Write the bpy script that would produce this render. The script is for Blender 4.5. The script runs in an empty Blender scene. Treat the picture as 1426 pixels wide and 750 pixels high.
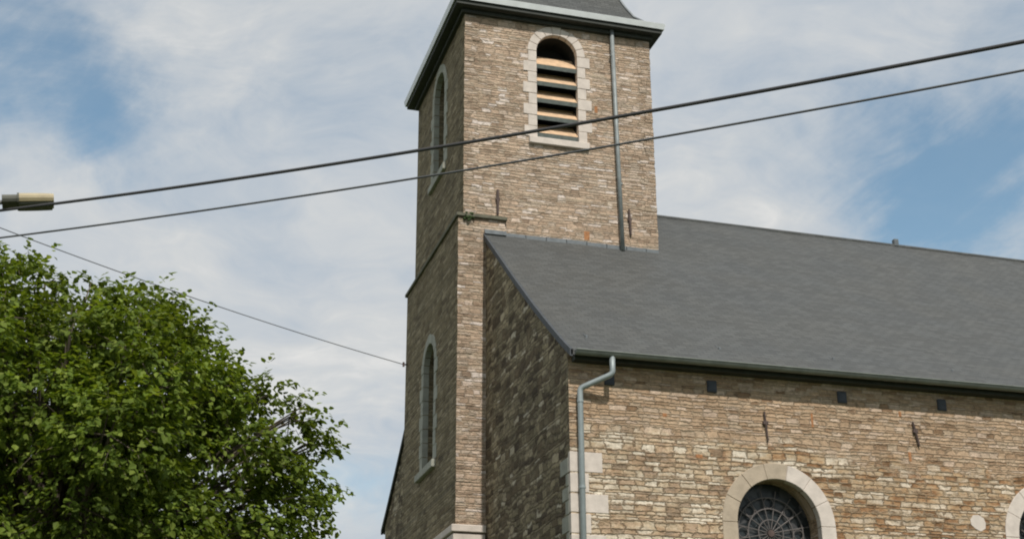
import bpy, bmesh, math, random
from mathutils import Vector, Matrix
from mathutils.geometry import tessellate_polygon
R = math.radians
random.seed(11)
scene = bpy.context.scene
COL = scene.collection

# ------------------------------------------------------------------ camera
F_PX, CX, CY = 1931.0, 713.0, 375.0
PITCH, ROLL, YAW = R(21.62), R(-0.34), R(16.38)
CAM = Vector((0, 0, 1.6))
fw = Vector((math.sin(YAW)*math.cos(PITCH), math.cos(YAW)*math.cos(PITCH), math.sin(PITCH)))
rt = Vector((math.cos(YAW), -math.sin(YAW), 0))
up = rt.cross(fw)
r2 = rt*math.cos(ROLL) + up*math.sin(ROLL)
u2 = up*math.cos(ROLL) - rt*math.sin(ROLL)
cd = bpy.data.cameras.new('camera')
cam = bpy.data.objects.new('camera', cd)
COL.objects.link(cam)
cam.matrix_world = Matrix(((r2.x, u2.x, -fw.x, CAM.x), (r2.y, u2.y, -fw.y, CAM.y), (r2.z, u2.z, -fw.z, CAM.z), (0, 0, 0, 1)))
cd.sensor_width = 36
cd.lens = 36*F_PX/1426
cd.clip_start = 0.1
cd.clip_end = 5000
scene.camera = cam

def ray(x, y):
    return (fw*F_PX + r2*(x-CX) - u2*(y-CY)).normalized()
def at_dist(x, y, d):
    return CAM + ray(x, y)*d

# ------------------------------------------------------------------ node helper
class NT:
    def __init__(s, tree): s.t = tree; s.n = tree.nodes; s.l = tree.links
    def new(s, typ, **kw):
        n = s.n.new(typ)
        for k, v in kw.items(): setattr(n, k, v)
        return n
    def put(s, sock, v):
        if isinstance(v, bpy.types.NodeSocket): s.l.new(v, sock)
        elif v is not None: sock.default_value = v
    def m(s, op, a, b=None, c=None, clamp=False):
        n = s.new('ShaderNodeMath', operation=op, use_clamp=clamp)
        s.put(n.inputs[0], a); s.put(n.inputs[1], b); s.put(n.inputs[2], c)
        return n.outputs[0]
    def v(s, op, a, b=None, scale=None):
        n = s.new('ShaderNodeVectorMath', operation=op)
        s.put(n.inputs[0], a); s.put(n.inputs[1], b)
        if scale is not None: s.put(n.inputs['Scale'], scale)
        return n.outputs['Value' if op in ('LENGTH', 'DISTANCE', 'DOT_PRODUCT') else 'Vector']
    def xyz(s, x, y, z=0.0):
        n = s.new('ShaderNodeCombineXYZ'); s.put(n.inputs[0], x); s.put(n.inputs[1], y); s.put(n.inputs[2], z)
        return n.outputs[0]
    def sep(s, v):
        n = s.new('ShaderNodeSeparateXYZ'); s.l.new(v, n.inputs[0]); return n.outputs
    def noise(s, v, scale, detail=3, rough=.55, dist=0.0, dim='3D', w=None, col=False):
        n = s.new('ShaderNodeTexNoise', noise_dimensions=dim)
        if dim != '1D': s.put(n.inputs['Vector'], v)
        if w is not None: s.put(n.inputs['W'], w)
        n.inputs['Scale'].default_value = scale; n.inputs['Detail'].default_value = detail
        n.inputs['Roughness'].default_value = rough; n.inputs['Distortion'].default_value = dist
        return n.outputs['Color' if col else 'Fac']
    def mr(s, v, a, b, c=0.0, d=1.0, typ='SMOOTHSTEP'):
        n = s.new('ShaderNodeMapRange', interpolation_type=typ)
        s.put(n.inputs[0], v)
        for i, q in enumerate((a, b, c, d)): s.put(n.inputs[i+1], q)
        return n.outputs[0]
    def mix(s, f, a, b, blend='MIX'):
        n = s.new('ShaderNodeMix', data_type='RGBA', blend_type=blend)
        s.put(n.inputs[0], f); s.put(n.inputs[6], a); s.put(n.inputs[7], b)
        return n.outputs[2]
    def ramp(s, v, stops, interp='LINEAR'):
        n = s.new('ShaderNodeValToRGB'); e = n.color_ramp.elements
        n.color_ramp.interpolation = interp
        while len(e) < len(stops): e.new(0.5)
        for i, (p, c) in enumerate(stops): e[i].position = p; e[i].color = (*c, 1)
        s.put(n.inputs[0], v); return n.outputs[0]
    def bump(s, h, strength=.5, dist=.02, normal=None):
        n = s.new('ShaderNodeBump'); n.inputs['Strength'].default_value = strength; n.inputs['Distance'].default_value = dist
        s.put(n.inputs['Height'], h)
        if normal: s.put(n.inputs['Normal'], normal)
        return n.outputs[0]

# ------------------------------------------------------------------ sky, clouds, sun
SUN_EL, SUN_AZ = R(50), R(179.4)              # azimuth clockwise from +Y (towards +X)
world = bpy.data.worlds.new('World'); scene.world = world; world.use_nodes = True
N = NT(world.node_tree); N.n.clear()
wo = N.new('ShaderNodeOutputWorld')
sky = N.new('ShaderNodeTexSky', sky_type='NISHITA', sun_disc=False, sun_elevation=SUN_EL, sun_rotation=SUN_AZ)
sky.air_density = 1.0; sky.dust_density = 0.6; sky.ozone_density = 0.9
bg1 = N.new('ShaderNodeBackground'); N.l.new(N.mix(1.0, sky.outputs[0], (.86, 1.08, 1.0, 1), 'MULTIPLY'), bg1.inputs[0]); bg1.inputs[1].default_value = 0.135
tc = N.new('ShaderNodeTexCoord'); dirv = tc.outputs['Generated']
sx, sy, sz = N.sep(dirv)
den = N.m('ADD', N.m('MAXIMUM', sz, 0.0), 0.22)
plane = N.xyz(N.m('DIVIDE', sx, den), N.m('DIVIDE', sy, den), 0.0)        # clouds lie on a flat layer overhead
warp = N.v('SUBTRACT', N.noise(plane, 2.2, 3, .55, col=True), (0.5, 0.5, 0.5))
p2 = N.v('ADD', plane, N.v('SCALE', warp, scale=0.5))
big = N.noise(p2, 1.5, 6, .58)
wisp = N.noise(N.v('MULTIPLY', p2, (1.0, 2.6, 1.0)), 3.1, 6, .62)
fine = N.noise(p2, 9.0, 5, .6)
# breaks in the cloud layer: (direction, angular radius, amount)
wd = N.v('ADD', dirv, N.v('SCALE', N.v('SUBTRACT', N.noise(dirv, 6.0, 6, .65, col=True), (0.5, 0.5, 0.5)), scale=0.16))
wdn = N.v('NORMALIZE', wd)
gaps = None
for (x, y, r, a) in [(30, 50, 110, .62), (95, 140, 85, .62), (150, 195, 60, .40), (110, 235, 40, .3), (225, 90, 90, .26),
                     (20, -40, 110, .5), (330, 150, 210, .30), (470, 70, 160, .26), (560, 10, 120, .2),
                     (1300, 250, 110, .7), (1190, 290, 90, .45), (1400, 250, 120, .65), (1110, 200, 90, .35), (1010, 260, 90, .2), (1340, 320, 90, .75),
                     (1420, 150, 60, .35), (1240, 190, 80, .45), (1400, 20, 60, .4), (1330, 0, 50, .15),
                     (500, 690, 60, .5), (440, 720, 60, .25), (1700, 100, 260, .5), (-300, 200, 260, .45)]:
    d = ray(x, y)
    dd = N.v('DISTANCE', wdn, tuple(d))
    g = N.mr(dd, 0.0, 1.9*r/F_PX, a*.88, 0.0)
    gaps = g if gaps is None else N.m('ADD', gaps, g)
az = N.m('ARCTAN2', sx, sy); el = N.m('ARCSINE', sz)
ca_, sa_ = math.cos(R(28)), math.sin(R(28))
along = N.m('ADD', N.m('MULTIPLY', az, ca_), N.m('MULTIPLY', el, sa_))
across = N.m('SUBTRACT', N.m('MULTIPLY', el, ca_), N.m('MULTIPLY', az, sa_))
sv = N.v('ADD', N.xyz(N.m('MULTIPLY', along, 1.6), N.m('MULTIPLY', across, 6.5), 0.3), N.v('SCALE', warp, scale=0.55))
streak = N.noise(sv, 3.2, 7, .62)
behind = N.mr(sy, -0.2, 0.3, 0.32, 0.0)                                   # broken cloud over the rest of the sky
tot = N.m('MULTIPLY', N.m('ADD', gaps, behind), N.mr(streak, .34, .62, 1.2, .66, 'LINEAR'))
t1 = N.m('ADD', N.m('MULTIPLY', N.m('SUBTRACT', big, 0.5), 0.9), N.m('ADD', N.m('MULTIPLY', N.m('SUBTRACT', wisp, 0.5), 0.5), N.m('MULTIPLY', N.m('SUBTRACT', fine, 0.5), 0.25)))
cover = N.m('SUBTRACT', N.m('ADD', t1, 1.0), tot)
cover = N.mr(cover, -0.45, 1.0, 0.14, 0.98)
shade = N.m('ADD', N.m('MULTIPLY', big, 0.45), N.m('ADD', N.m('MULTIPLY', fine, 0.3), N.m('MULTIPLY', wisp, 0.25)))
ccol = N.ramp(N.mr(shade, .38, .62, 0, 1, 'LINEAR'), [(0, (.47, .53, .60)), (.4, (.57, .605, .64)), (.7, (.65, .665, .67)), (1, (.79, .78, .76))])
bg2 = N.new('ShaderNodeBackground'); N.l.new(ccol, bg2.inputs[0]); bg2.inputs[1].default_value = 1.0
mx = N.new('ShaderNodeMixShader'); N.l.new(cover, mx.inputs[0]); N.l.new(bg1.outputs[0], mx.inputs[1]); N.l.new(bg2.outputs[0], mx.inputs[2])
N.l.new(mx.outputs[0], wo.inputs[0])

sd = bpy.data.lights.new('sun', 'SUN'); sd.energy = 3.5; sd.angle = R(0.6); sd.color = (1.0, .95, .87)
so = bpy.data.objects.new('sun', sd); COL.objects.link(so)
sdir = Vector((math.sin(SUN_AZ)*math.cos(SUN_EL), math.cos(SUN_AZ)*math.cos(SUN_EL), math.sin(SUN_EL)))
so.rotation_euler = (-sdir).to_track_quat('-Z', 'Y').to_euler()
so.location = (0, 0, 40)

scene.view_settings.view_transform = 'Standard'
scene.view_settings.look = 'None'
scene.view_settings.exposure = 0
scene.view_settings.gamma = 1
scene.view_settings.use_curve_mapping = False
scene.render.engine = 'CYCLES'
scene.cycles.filter_width = 2.0

# ------------------------------------------------------------------ materials
def mat(name):
    m = bpy.data.materials.new(name); m.use_nodes = True
    n = NT(m.node_tree); b = m.node_tree.nodes['Principled BSDF']
    return m, n, b

def simple(name, col, rough=.6, metal=0.0, var=.15, scale=6.0, bump=.1):
    m, n, b = mat(name)
    pos = n.new('ShaderNodeNewGeometry').outputs['Position']
    f = n.noise(pos, scale, 5, .6)
    k = n.mr(f, .3, .7, 1-var, 1+var, 'LINEAR')
    c = n.v('SCALE', (*col,), scale=k)
    n.l.new(c, b.inputs['Base Color'])
    b.inputs['Roughness'].default_value = rough; b.inputs['Metallic'].default_value = metal
    if bump: n.l.new(n.bump(n.noise(pos, scale*8, 4, .6), bump, .01), b.inputs['Normal'])
    return m

def stone(name, stops, w, h, mortar, joint=.012, wave=.35, low=None, low_z=0, tone=1.0, stain=.25, bump=.7, mortar_mix=.75, rust=0.0):
    """coursed rubble: rows of uneven height, stones of uneven length; low = (stops, w, h) used under low_z"""
    m, n, b = mat(name)
    uv = n.new('ShaderNodeUVMap', uv_map='UVMap').outputs[0]
    U, V, _ = n.sep(uv)
    def layer(w, h, stops, seed, clust=.12):
        big = n.noise(uv, 1.3, 2, .5)
        med = n.noise(uv, 5.0, 3, .6)
        row_wob = n.noise(None, 1.0/h*.45, 1, .5, dim='1D', w=n.m('ADD', V, seed))
        y = n.m('ADD', n.m('DIVIDE', V, h), n.m('MULTIPLY', row_wob, 2.2))
        y = n.m('ADD', y, n.m('MULTIPLY', n.m('ADD', big, n.m('MULTIPLY', med, .5)), wave*3))
        y = n.m('ADD', y, n.m('MULTIPLY', n.noise(n.v('MULTIPLY', uv, (1, 1.6, 1)), 13.0, 3, .6), .75))
        row = n.m('FLOOR', y); fy = n.m('FRACT', y)
        wn = n.new('ShaderNodeTexWhiteNoise', noise_dimensions='1D'); n.put(wn.inputs['W'], n.m('ADD', row, seed))
        x = n.m('ADD', n.m('DIVIDE', U, w), n.m('MULTIPLY', wn.outputs[0], 91.0))
        x = n.m('ADD', x, n.m('MULTIPLY', n.noise(uv, 11.0, 3, .6), .9))
        cid = n.new('ShaderNodeTexVoronoi', voronoi_dimensions='1D', feature='F1'); n.put(cid.inputs['W'], x)
        cid.inputs['Scale'].default_value = 1
        ed = n.new('ShaderNodeTexVoronoi', voronoi_dimensions='1D', feature='DISTANCE_TO_EDGE'); n.put(ed.inputs['W'], x)
        ed.inputs['Scale'].default_value = 1
        rid = n.new('ShaderNodeTexWhiteNoise', noise_dimensions='2D')
        n.put(rid.inputs['Vector'], n.xyz(n.m('ADD', cid.outputs['W'], seed), row, 0))
        rnd = rid.outputs['Value']; rc = rid.outputs['Color']
        dx = n.m('MULTIPLY', ed.outputs['Distance'], w)
        dy = n.m('MULTIPLY', n.m('MINIMUM', fy, n.m('SUBTRACT', 1.0, fy)), h)
        jd = n.m('ADD', n.m('MINIMUM', dx, dy), n.m('MULTIPLY', n.m('SUBTRACT', n.noise(uv, 30, 3, .6), .5), joint*1.4))
        jw = n.mr(n.noise(n.v('MULTIPLY', uv, (1, 2.2, 1)), 4.5, 4, .7), .35, .68, .55, 2.7, 'LINEAR')
        face = n.mr(n.m('DIVIDE', jd, jw), joint*.1, joint*1.5)
        cl = n.mr(n.noise(n.v('MULTIPLY', uv, (1.0, 2.4, 1)), 1.9, 4, .65), .34, .66, 0, 1, 'LINEAR')
        rnd = n.m('ADD', rnd, n.m('MULTIPLY', n.m('SUBTRACT', cl, .5), clust), clamp=True)
        col = n.ramp(rnd, stops)
        return col, face, rc
    col, face, rc = layer(w, h, stops, 0.0)
    if low:
        c2, f2, rc2 = layer(low[1], low[2], low[0], 37.0, .75)
        # paler stones towards the corner, browner ones further along; earth-brown joints
        ku = n.m('ADD', U, n.m('MULTIPLY', n.m('SUBTRACT', n.noise(uv, 1.2, 4, .6), .5), 3.0))
        c2 = n.mix(n.mr(ku, 8.6, 10.4, .32, 0), c2, n.mix(n.mr(n.noise(uv, 7.0, 3, .6), .35, .65), (.50, .42, .31, 1), (.60, .53, .43, 1)))
        c2 = n.mix(n.mr(ku, 10.5, 12.0, 0, .22), c2, n.mix(n.mr(n.noise(uv, 4.0, 3, .6), .4, .6), (.25, .145, .075, 1), (.40, .27, .16, 1)))
        c2 = n.mix(n.m('MULTIPLY', n.m('SUBTRACT', 1.0, f2), .85), c2, n.mix(n.mr(n.noise(uv, 2.3, 3, .6), .4, .6), (.20, .12, .06, 1), (.30, .22, .14, 1)))
        k = n.m('ADD', V, n.m('MULTIPLY', n.m('SUBTRACT', n.noise(uv, 1.1, 4, .6), .5), 1.5))
        k = n.m('ADD', k, n.m('MULTIPLY', U, low[3]))
        k = n.mr(k, low_z-.12, low_z+.12, 1, 0)
        col = n.mix(k, col, c2)
        face = n.mix(k, face, f2)
        rc = n.mix(k, rc, rc2)
    fsep = n.sep(face)[0] if low else face
    grain = n.noise(uv, 55, 5, .7)
    patch = n.noise(uv, 14, 4, .65)
    st = n.noise(n.v('MULTIPLY', uv, (1.6, .8, 1)), 1.0, 5, .6)
    var = n.m('MULTIPLY', n.mr(grain, .25, .75, .84, 1.14, 'LINEAR'), n.mr(patch, .3, .7, .76, 1.2, 'LINEAR'))
    var = n.m('MULTIPLY', var, n.mr(st, .3, .7, 1-stain, 1+stain*.6, 'LINEAR'))
    var = n.m('MULTIPLY', var, tone)
    mort = n.mix(n.mr(n.noise(uv, 3.1, 3, .6), .35, .65), (*mortar, 1), (*[c*.50 for c in mortar], 1))
    base = n.mix(n.m('MULTIPLY', n.m('SUBTRACT', 1.0, fsep), mortar_mix), col, mort)
    base = n.v('SCALE', base, scale=var)
    if rust:
        rr = n.mr(n.noise(n.v('MULTIPLY', uv, (2.2, 1.0, 1)), 1.7, 5, .7), .63, .72, 0, rust)
        base = n.mix(rr, base, (.36, .17, .055, 1))
    n.l.new(base, b.inputs['Base Color'])
    b.inputs['Roughness'].default_value = .92
    b.inputs['Specular IOR Level'].default_value = .25
    hgt = n.m('ADD', n.m('MULTIPLY', fsep, .6), n.m('MULTIPLY', n.sep(rc)[0], .5))
    hgt = n.m('ADD', hgt, n.m('MULTIPLY', patch, .5))
    hgt = n.m('ADD', hgt, n.m('MULTIPLY', grain, .15))
    n.l.new(n.bump(hgt, bump, .035), b.inputs['Normal'])
    return m

TOWER_STOPS = [(0, (.22, .16, .10)), (.1, (.31, .23, .145)), (.35, (.37, .28, .18)), (.55, (.43, .325, .21)), (.72, (.35, .29, .20)), (.88, (.48, .385, .27)), (1, (.56, .50, .40))]
NAVE_STOPS = [(0, (.20, .13, .07)), (.07, (.31, .215, .125)), (.35, (.38, .275, .165)), (.6, (.44, .325, .20)), (.75, (.38, .30, .195)), (.9, (.46, .36, .25)), (1, (.54, .43, .30))]
LOW_STOPS = [(0, (.14, .075, .035)), (.14, (.27, .14, .065)), (.3, (.40, .255, .14)), (.5, (.46, .34, .215)), (.65, (.43, .35, .25)), (.82, (.57, .48, .37)), (1, (.66, .58, .47))]
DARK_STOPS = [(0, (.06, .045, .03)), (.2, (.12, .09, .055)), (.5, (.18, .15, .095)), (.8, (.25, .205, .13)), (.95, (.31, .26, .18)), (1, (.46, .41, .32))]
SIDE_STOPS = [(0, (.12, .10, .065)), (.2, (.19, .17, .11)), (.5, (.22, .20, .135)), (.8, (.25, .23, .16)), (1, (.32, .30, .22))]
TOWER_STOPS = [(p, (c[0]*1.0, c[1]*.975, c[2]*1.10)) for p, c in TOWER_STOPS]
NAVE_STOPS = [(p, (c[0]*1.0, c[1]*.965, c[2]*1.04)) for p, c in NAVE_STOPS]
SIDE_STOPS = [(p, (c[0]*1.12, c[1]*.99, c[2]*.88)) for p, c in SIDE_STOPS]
M = {}
M['tower'] = stone('tower rubble stone', TOWER_STOPS, .19, .062, (.40, .33, .24), .009, .22, tone=1.24, stain=.16, bump=.8, mortar_mix=.55)
M['side'] = stone('shade toned side rubble', SIDE_STOPS, .30, .075, (.15, .13, .09), .011, .22, tone=.98, stain=.25, bump=.5, mortar_mix=.6)  # tower rubble again, with the side's shade put into darker colours
M['nave'] = stone('nave rubble stone', NAVE_STOPS, .20, .060, (.40, .32, .23), .009, .30, low=(LOW_STOPS, .22, .078, .045), low_z=7.68, tone=1.14, stain=.16, bump=.9, mortar_mix=.36, rust=.35)
M['dark'] = stone('dark end wall rubble', DARK_STOPS, .27, .095, (.12, .095, .065), .012, .8, tone=1.35, stain=.35, bump=.8)  # darker, browner stones than the long wall
M['trim'] = simple('pale cut limestone', (.60, .53, .47), .85, 0, .14, 5, .35)
M['trim2'] = simple('weathered cut limestone', (.42, .345, .26), .88, 0, .16, 5, .35)
M['trim_grey'] = simple('grey cut limestone', (.33, .33, .28), .88, 0, .18, 5, .35)  # darker and greyer than the pale trim; side windows, end wall quoins
M['zincd'] = simple('darkened zinc', (.25, .275, .275), .55, .2, .2, 6, .1)
M['gutter'] = simple('dull zinc gutter', (.17, .185, .165), .6, .15, .2, 5, .1)
M['dripm'] = simple('shadow toned drip stone', (.13, .125, .09), .92, 0, .3, 9, .4)  # the ledge's underside shadow is put into the stone colour
M['zinc'] = simple('weathered zinc', (.30, .34, .345), .5, .25, .12, 4, .05)
M['zinc_pale'] = simple('pale zinc gutter', (.62, .64, .63), .42, .35, .08, 4, .05)
M['soffit'] = simple('dark painted eaves board', (.030, .034, .027), .7, 0, .25, 5, .1)
M['lead'] = simple('lead flashing', (.14, .155, .165), .55, .3, .2, 8, .2)
M['vergeb'] = simple('blue grey verge slate', (.055, .062, .07), .7, 0, .2, 8, .1)
M['iron'] = simple('rusted wrought iron', (.10, .070, .062), .8, .2, .35, 12, .3)
M['wood'] = simple('weathered pine louvre', (.62, .42, .26), .75, 0, .22, 7, .2)
M['woodedge'] = simple('grey green louvre edge', (.085, .10, .09), .8, 0, .25, 12, .2)
M['dark_void'] = simple('blackened belfry inside', (.016, .017, .017), .9, 0, .2, 4, .1)  # near-black colour stands in for the darkness inside the belfry
M['cable'] = simple('black rubber cable', (.05, .048, .05), .6, 0, .1, 4, 0)
M['cable_grey'] = simple('grey weathered cable', (.085, .088, .092), .6, 0, .1, 4, 0)
M['bar'] = simple('iron window bar', (.13, .115, .11), .6, .2, .2, 12, .1)
M['vent'] = simple('blue grey slate vent', (.045, .052, .065), .7, 0, .2, 12, .1)
M['rustbrick'] = simple('red brick fragment', (.36, .165, .07), .9, 0, .35, 22, .3)
M['lamp_metal'] = simple('lamp housing metal', (.10, .10, .08), .7, 0, .15, 8, .1)
M['lamp_cover'] = simple('yellowed lamp cover', (.40, .33, .20), .5, 0, .12, 8, 0)
M['pole'] = simple('grey painted steel pole', (.28, .29, .28), .5, .4, .1, 5, .05)
M['moss'] = simple('dark green moss', (.035, .06, .015), .95, 0, .4, 20, .8)
M['bark'] = simple('grey brown bark', (.12, .095, .07), .9, 0, .35, 10, .8)

def glass(name):
    m, n, b = mat(name)
    uv = n.new('ShaderNodeUVMap', uv_map='UVMap').outputs[0]
    vo = n.new('ShaderNodeTexVoronoi', voronoi_dimensions='2D'); n.put(vo.inputs['Vector'], uv); vo.inputs['Scale'].default_value = 9
    c = n.ramp(n.sep(vo.outputs['Color'])[0], [(0, (.012, .016, .018)), (.6, (.03, .037, .04)), (1, (.075, .07, .07))])
    n.l.new(c, b.inputs['Base Color']); b.inputs['Roughness'].default_value = .32; b.inputs['Specular IOR Level'].default_value = .35
    n.l.new(n.bump(n.sep(vo.outputs['Color'])[1], .35, .01), b.inputs['Normal'])
    return m
M['glass'] = glass('dark leaded glass')
mg, n, b = mat('grey window panel')
pos = n.new('ShaderNodeNewGeometry').outputs['Position']
n.l.new(n.ramp(n.noise(pos, 3, 4, .6), [(.3, (.09, .105, .11)), (.7, (.15, .17, .175))]), b.inputs['Base Color']); b.inputs['Roughness'].default_value = .5
M['panel'] = mg

def slate(name, tone=1.0):
    m, n, b = mat(name)
    uv = n.new('ShaderNodeUVMap', uv_map='UVMap').outputs[0]
    br = n.new('ShaderNodeTexBrick'); n.put(br.inputs['Vector'], uv)
    br.inputs['Color1'].default_value = (0, 0, 0, 1); br.inputs['Color2'].default_value = (1, 1, 1, 1); br.inputs['Mortar'].default_value = (0, 0, 0, 1)
    br.inputs['Scale'].default_value = 1; br.inputs['Mortar Size'].default_value = .004; br.inputs['Mortar Smooth'].default_value = .3
    br.inputs['Brick Width'].default_value = .2; br.inputs['Row Height'].default_value = .11; br.offset = .5
    rnd = n.sep(br.outputs['Color'])[0]
    st = n.noise(n.v('MULTIPLY', uv, (.8, 1.6, 1)), 1.2, 6, .65)
    st2 = n.noise(n.v('MULTIPLY', uv, (3, 9, 1)), 1.0, 4, .6)
    U, V, _ = n.sep(uv)
    fy = n.m('FRACT', n.m('DIVIDE', V, .11))
    k = n.m('MULTIPLY', n.mr(rnd, 0, 1, .82, 1.16, 'LINEAR'), n.mr(st, .3, .7, .95, 1.05, 'LINEAR'))
    k = n.m('MULTIPLY', k, n.mr(st2, .3, .7, .96, 1.04, 'LINEAR'))
    k = n.m('MULTIPLY', k, n.mr(br.outputs['Fac'], 0, 1, 1, .6, 'LINEAR'))
    k = n.m('MULTIPLY', k, tone)
    hue = n.mix(n.mr(n.noise(uv, .6, 3, .6), .35, .65), (.080, .084, .083, 1), (.085, .087, .083, 1))
    n.l.new(n.v('SCALE', hue, scale=k), b.inputs['Base Color'])
    b.inputs['Roughness'].default_value = .68; b.inputs['Specular IOR Level'].default_value = .3
    hh = n.m('ADD', n.m('MULTIPLY', n.m('SUBTRACT', 1.0, fy), 1.0), n.m('MULTIPLY', rnd, .5))
    n.l.new(n.bump(hh, .9, .018), b.inputs['Normal'])
    return m
M['slate'] = slate('grey roofing slate', 1.0)

def leaf_mat():
    m, n, b = mat('linden leaf')
    g = n.new('ShaderNodeNewGeometry')
    c = n.ramp(g.outputs['Random Per Island'], [(0, (.068, .105, .014)), (.35, (.105, .155, .02)), (.7, (.15, .205, .03)), (1, (.21, .26, .05))])
    k = n.mr(n.noise(g.outputs['Position'], 1.1, 2, .5), .35, .65, .7, 1.3, 'LINEAR')
    c = n.v('SCALE', c, scale=k)
    n.l.new(c, b.inputs['Base Color']); b.inputs['Roughness'].default_value = .62; b.inputs['Specular IOR Level'].default_value = .2
    tr = n.new('ShaderNodeBsdfTranslucent'); n.l.new(n.mix(1.0, c, (1.3, 1.25, .5, 1), 'MULTIPLY'), tr.inputs[0])
    ms = n.new('ShaderNodeMixShader'); ms.inputs[0].default_value = .40
    n.l.new(b.outputs[0], ms.inputs[1]); n.l.new(tr.outputs[0], ms.inputs[2])
    n.l.new(ms.outputs[0], m.node_tree.nodes['Material Output'].inputs[0])
    return m
M['leaf'] = leaf_mat()
def ground_mat():
    m, n, b = mat('short churchyard grass')
    pos = n.new('ShaderNodeNewGeometry').outputs['Position']
    n.l.new(n.ramp(n.noise(pos, .8, 6, .65), [(.3, (.035, .055, .015)), (.7, (.075, .095, .03))]), b.inputs['Base Color'])
    b.inputs['Roughness'].default_value = .95
    n.l.new(n.bump(n.noise(pos, 30, 4, .7), .6, .03), b.inputs['Normal'])
    return m
M['grass'] = ground_mat()
M['asphalt'] = simple('worn asphalt', (.06, .06, .058), .9, 0, .2, 3, .4)
M['kerb'] = simple('concrete kerb', (.33, .32, .29), .9, 0, .12, 4, .2)

# ------------------------------------------------------------------ mesh helpers
def link(name, bm, m, parent=None, smooth=False):
    me = bpy.data.meshes.new(name)
    bmesh.ops.recalc_face_normals(bm, faces=bm.faces)
    uvl = bm.loops.layers.uv.get('UVMap') or bm.loops.layers.uv.new('UVMap')
    bm.normal_update()
    for f in bm.faces:
        nn = f.normal
        ax, ay, az = abs(nn.x), abs(nn.y), abs(nn.z)
        for l in f.loops:
            c = l.vert.co
            if az > .9: l[uvl].uv = (c.x, c.y)
            elif ax > ay: l[uvl].uv = (c.y + 31.7, c.z if az < .2 else math.hypot(c.z, c.x)*1.0)
            else:
                l[uvl].uv = (c.x, c.z if az < .2 else c.z*1.6)
        f.smooth = smooth
    bm.to_mesh(me); bm.free()
    for q in (m if isinstance(m, (list, tuple)) else [m]): me.materials.append(q)
    o = bpy.data.objects.new(name, me); COL.objects.link(o)
    if parent: o.parent = parent
    return o
def empty(name, loc=(0, 0, 0)):
    o = bpy.data.objects.new(name, None); COL.objects.link(o); o.location = loc
    o.empty_display_size = .3
    return o
def local(o, parent):
    """parent at a non-zero base: keep world coordinates of the mesh"""
    o.parent = parent
    o.location = -parent.location if parent.parent is None else Vector((0, 0, 0))
    return o
def box(bm, x0, x1, y0, y1, z0, z1, mi=0, bev=0.0):
    vs = [bm.verts.new(p) for p in ((x0, y0, z0), (x1, y0, z0), (x1, y1, z0), (x0, y1, z0), (x0, y0, z1), (x1, y0, z1), (x1, y1, z1), (x0, y1, z1))]
    fs = [bm.faces.new([vs[i] for i in q]) for q in ((0, 3, 2, 1), (4, 5, 6, 7), (0, 1, 5, 4), (1, 2, 6, 5), (2, 3, 7, 6), (3, 0, 4, 7))]
    for f in fs: f.material_index = mi
    if bev:
        es = list({e for f in fs for e in f.edges})
        bmesh.ops.bevel(bm, geom=es, offset=bev, segments=1, affect='EDGES')
def tube(bm, pts, r, seg=8, cap=True):
    rings = []
    rr = r if isinstance(r, (list, tuple)) else [r]*len(pts)
    pts = [Vector(p) for p in pts]
    prev = None
    for i, p in enumerate(pts):
        t = (pts[min(i+1, len(pts)-1)] - pts[max(i-1, 0)]).normalized()
        if prev is None:
            a = t.cross(Vector((0, 0, 1)))
            if a.length < .01: a = t.cross(Vector((1, 0, 0)))
            a.normalize()
        else:
            a = (prev - t*prev.dot(t)).normalized()
        prev = a; b_ = t.cross(a)
        rings.append([bm.verts.new(p + (a*math.cos(2*math.pi*k/seg) + b_*math.sin(2*math.pi*k/seg))*rr[i]) for k in range(seg)])
    for i in range(len(rings)-1):
        for k in range(seg):
            bm.faces.new((rings[i][k], rings[i][(k+1) % seg], rings[i+1][(k+1) % seg], rings[i+1][k]))
    if cap:
        bm.faces.new(rings[0][::-1]); bm.faces.new(rings[-1])

def plane_wall(bm, outer, holes, to3, depth_vec, mi=0):
    """polygon with holes in (u, z); to3 maps to 3D; reveals of the holes go along depth_vec"""
    loops = [[Vector((u, z, 0)) for u, z in outer]] + [[Vector((u, z, 0)) for u, z in h] for h in holes]
    flat = [p for l in loops for p in l]
    vs = [bm.verts.new(to3(p.x, p.y)) for p in flat]
    for t in tessellate_polygon(loops):
        f = bm.faces.new([vs[i] for i in t]); f.material_index = mi
    i0 = len(outer)
    for h in holes:
        k = len(h); front = vs[i0:i0+k]
        back = [bm.verts.new(v.co + depth_vec) for v in front]
        for j in range(k):
            f = bm.faces.new((front[j], front[(j+1) % k], back[(j+1) % k], back[j])); f.material_index = mi
        i0 += k

def arch(cu, r, zs, zb, seg=20):
    """arched opening outline, counter-clockwise: bottom z zb, springing zs, radius r"""
    pts = [(cu-r, zb), (cu+r, zb)]
    for k in range(seg+1):
        a = math.pi*k/seg
        pts.append((cu + r*math.cos(a), zs + r*math.sin(a)))
    return pts

def solid_fan(bm, loop2, to3, dvec, mi=0):
    """closed slab from a 2D loop, thickness dvec"""
    a = [bm.verts.new(to3(u, z)) for u, z in loop2]; b_ = [bm.verts.new(v.co + dvec) for v in a]
    n_ = len(a)
    fa = bm.faces.new(a); fb = bm.faces.new(b_[::-1]); fs = [fa, fb]
    for i in range(n_): fs.append(bm.faces.new((a[i], b_[i], b_[(i+1) % n_], a[(i+1) % n_])))
    for f in fs: f.material_index = mi

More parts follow.
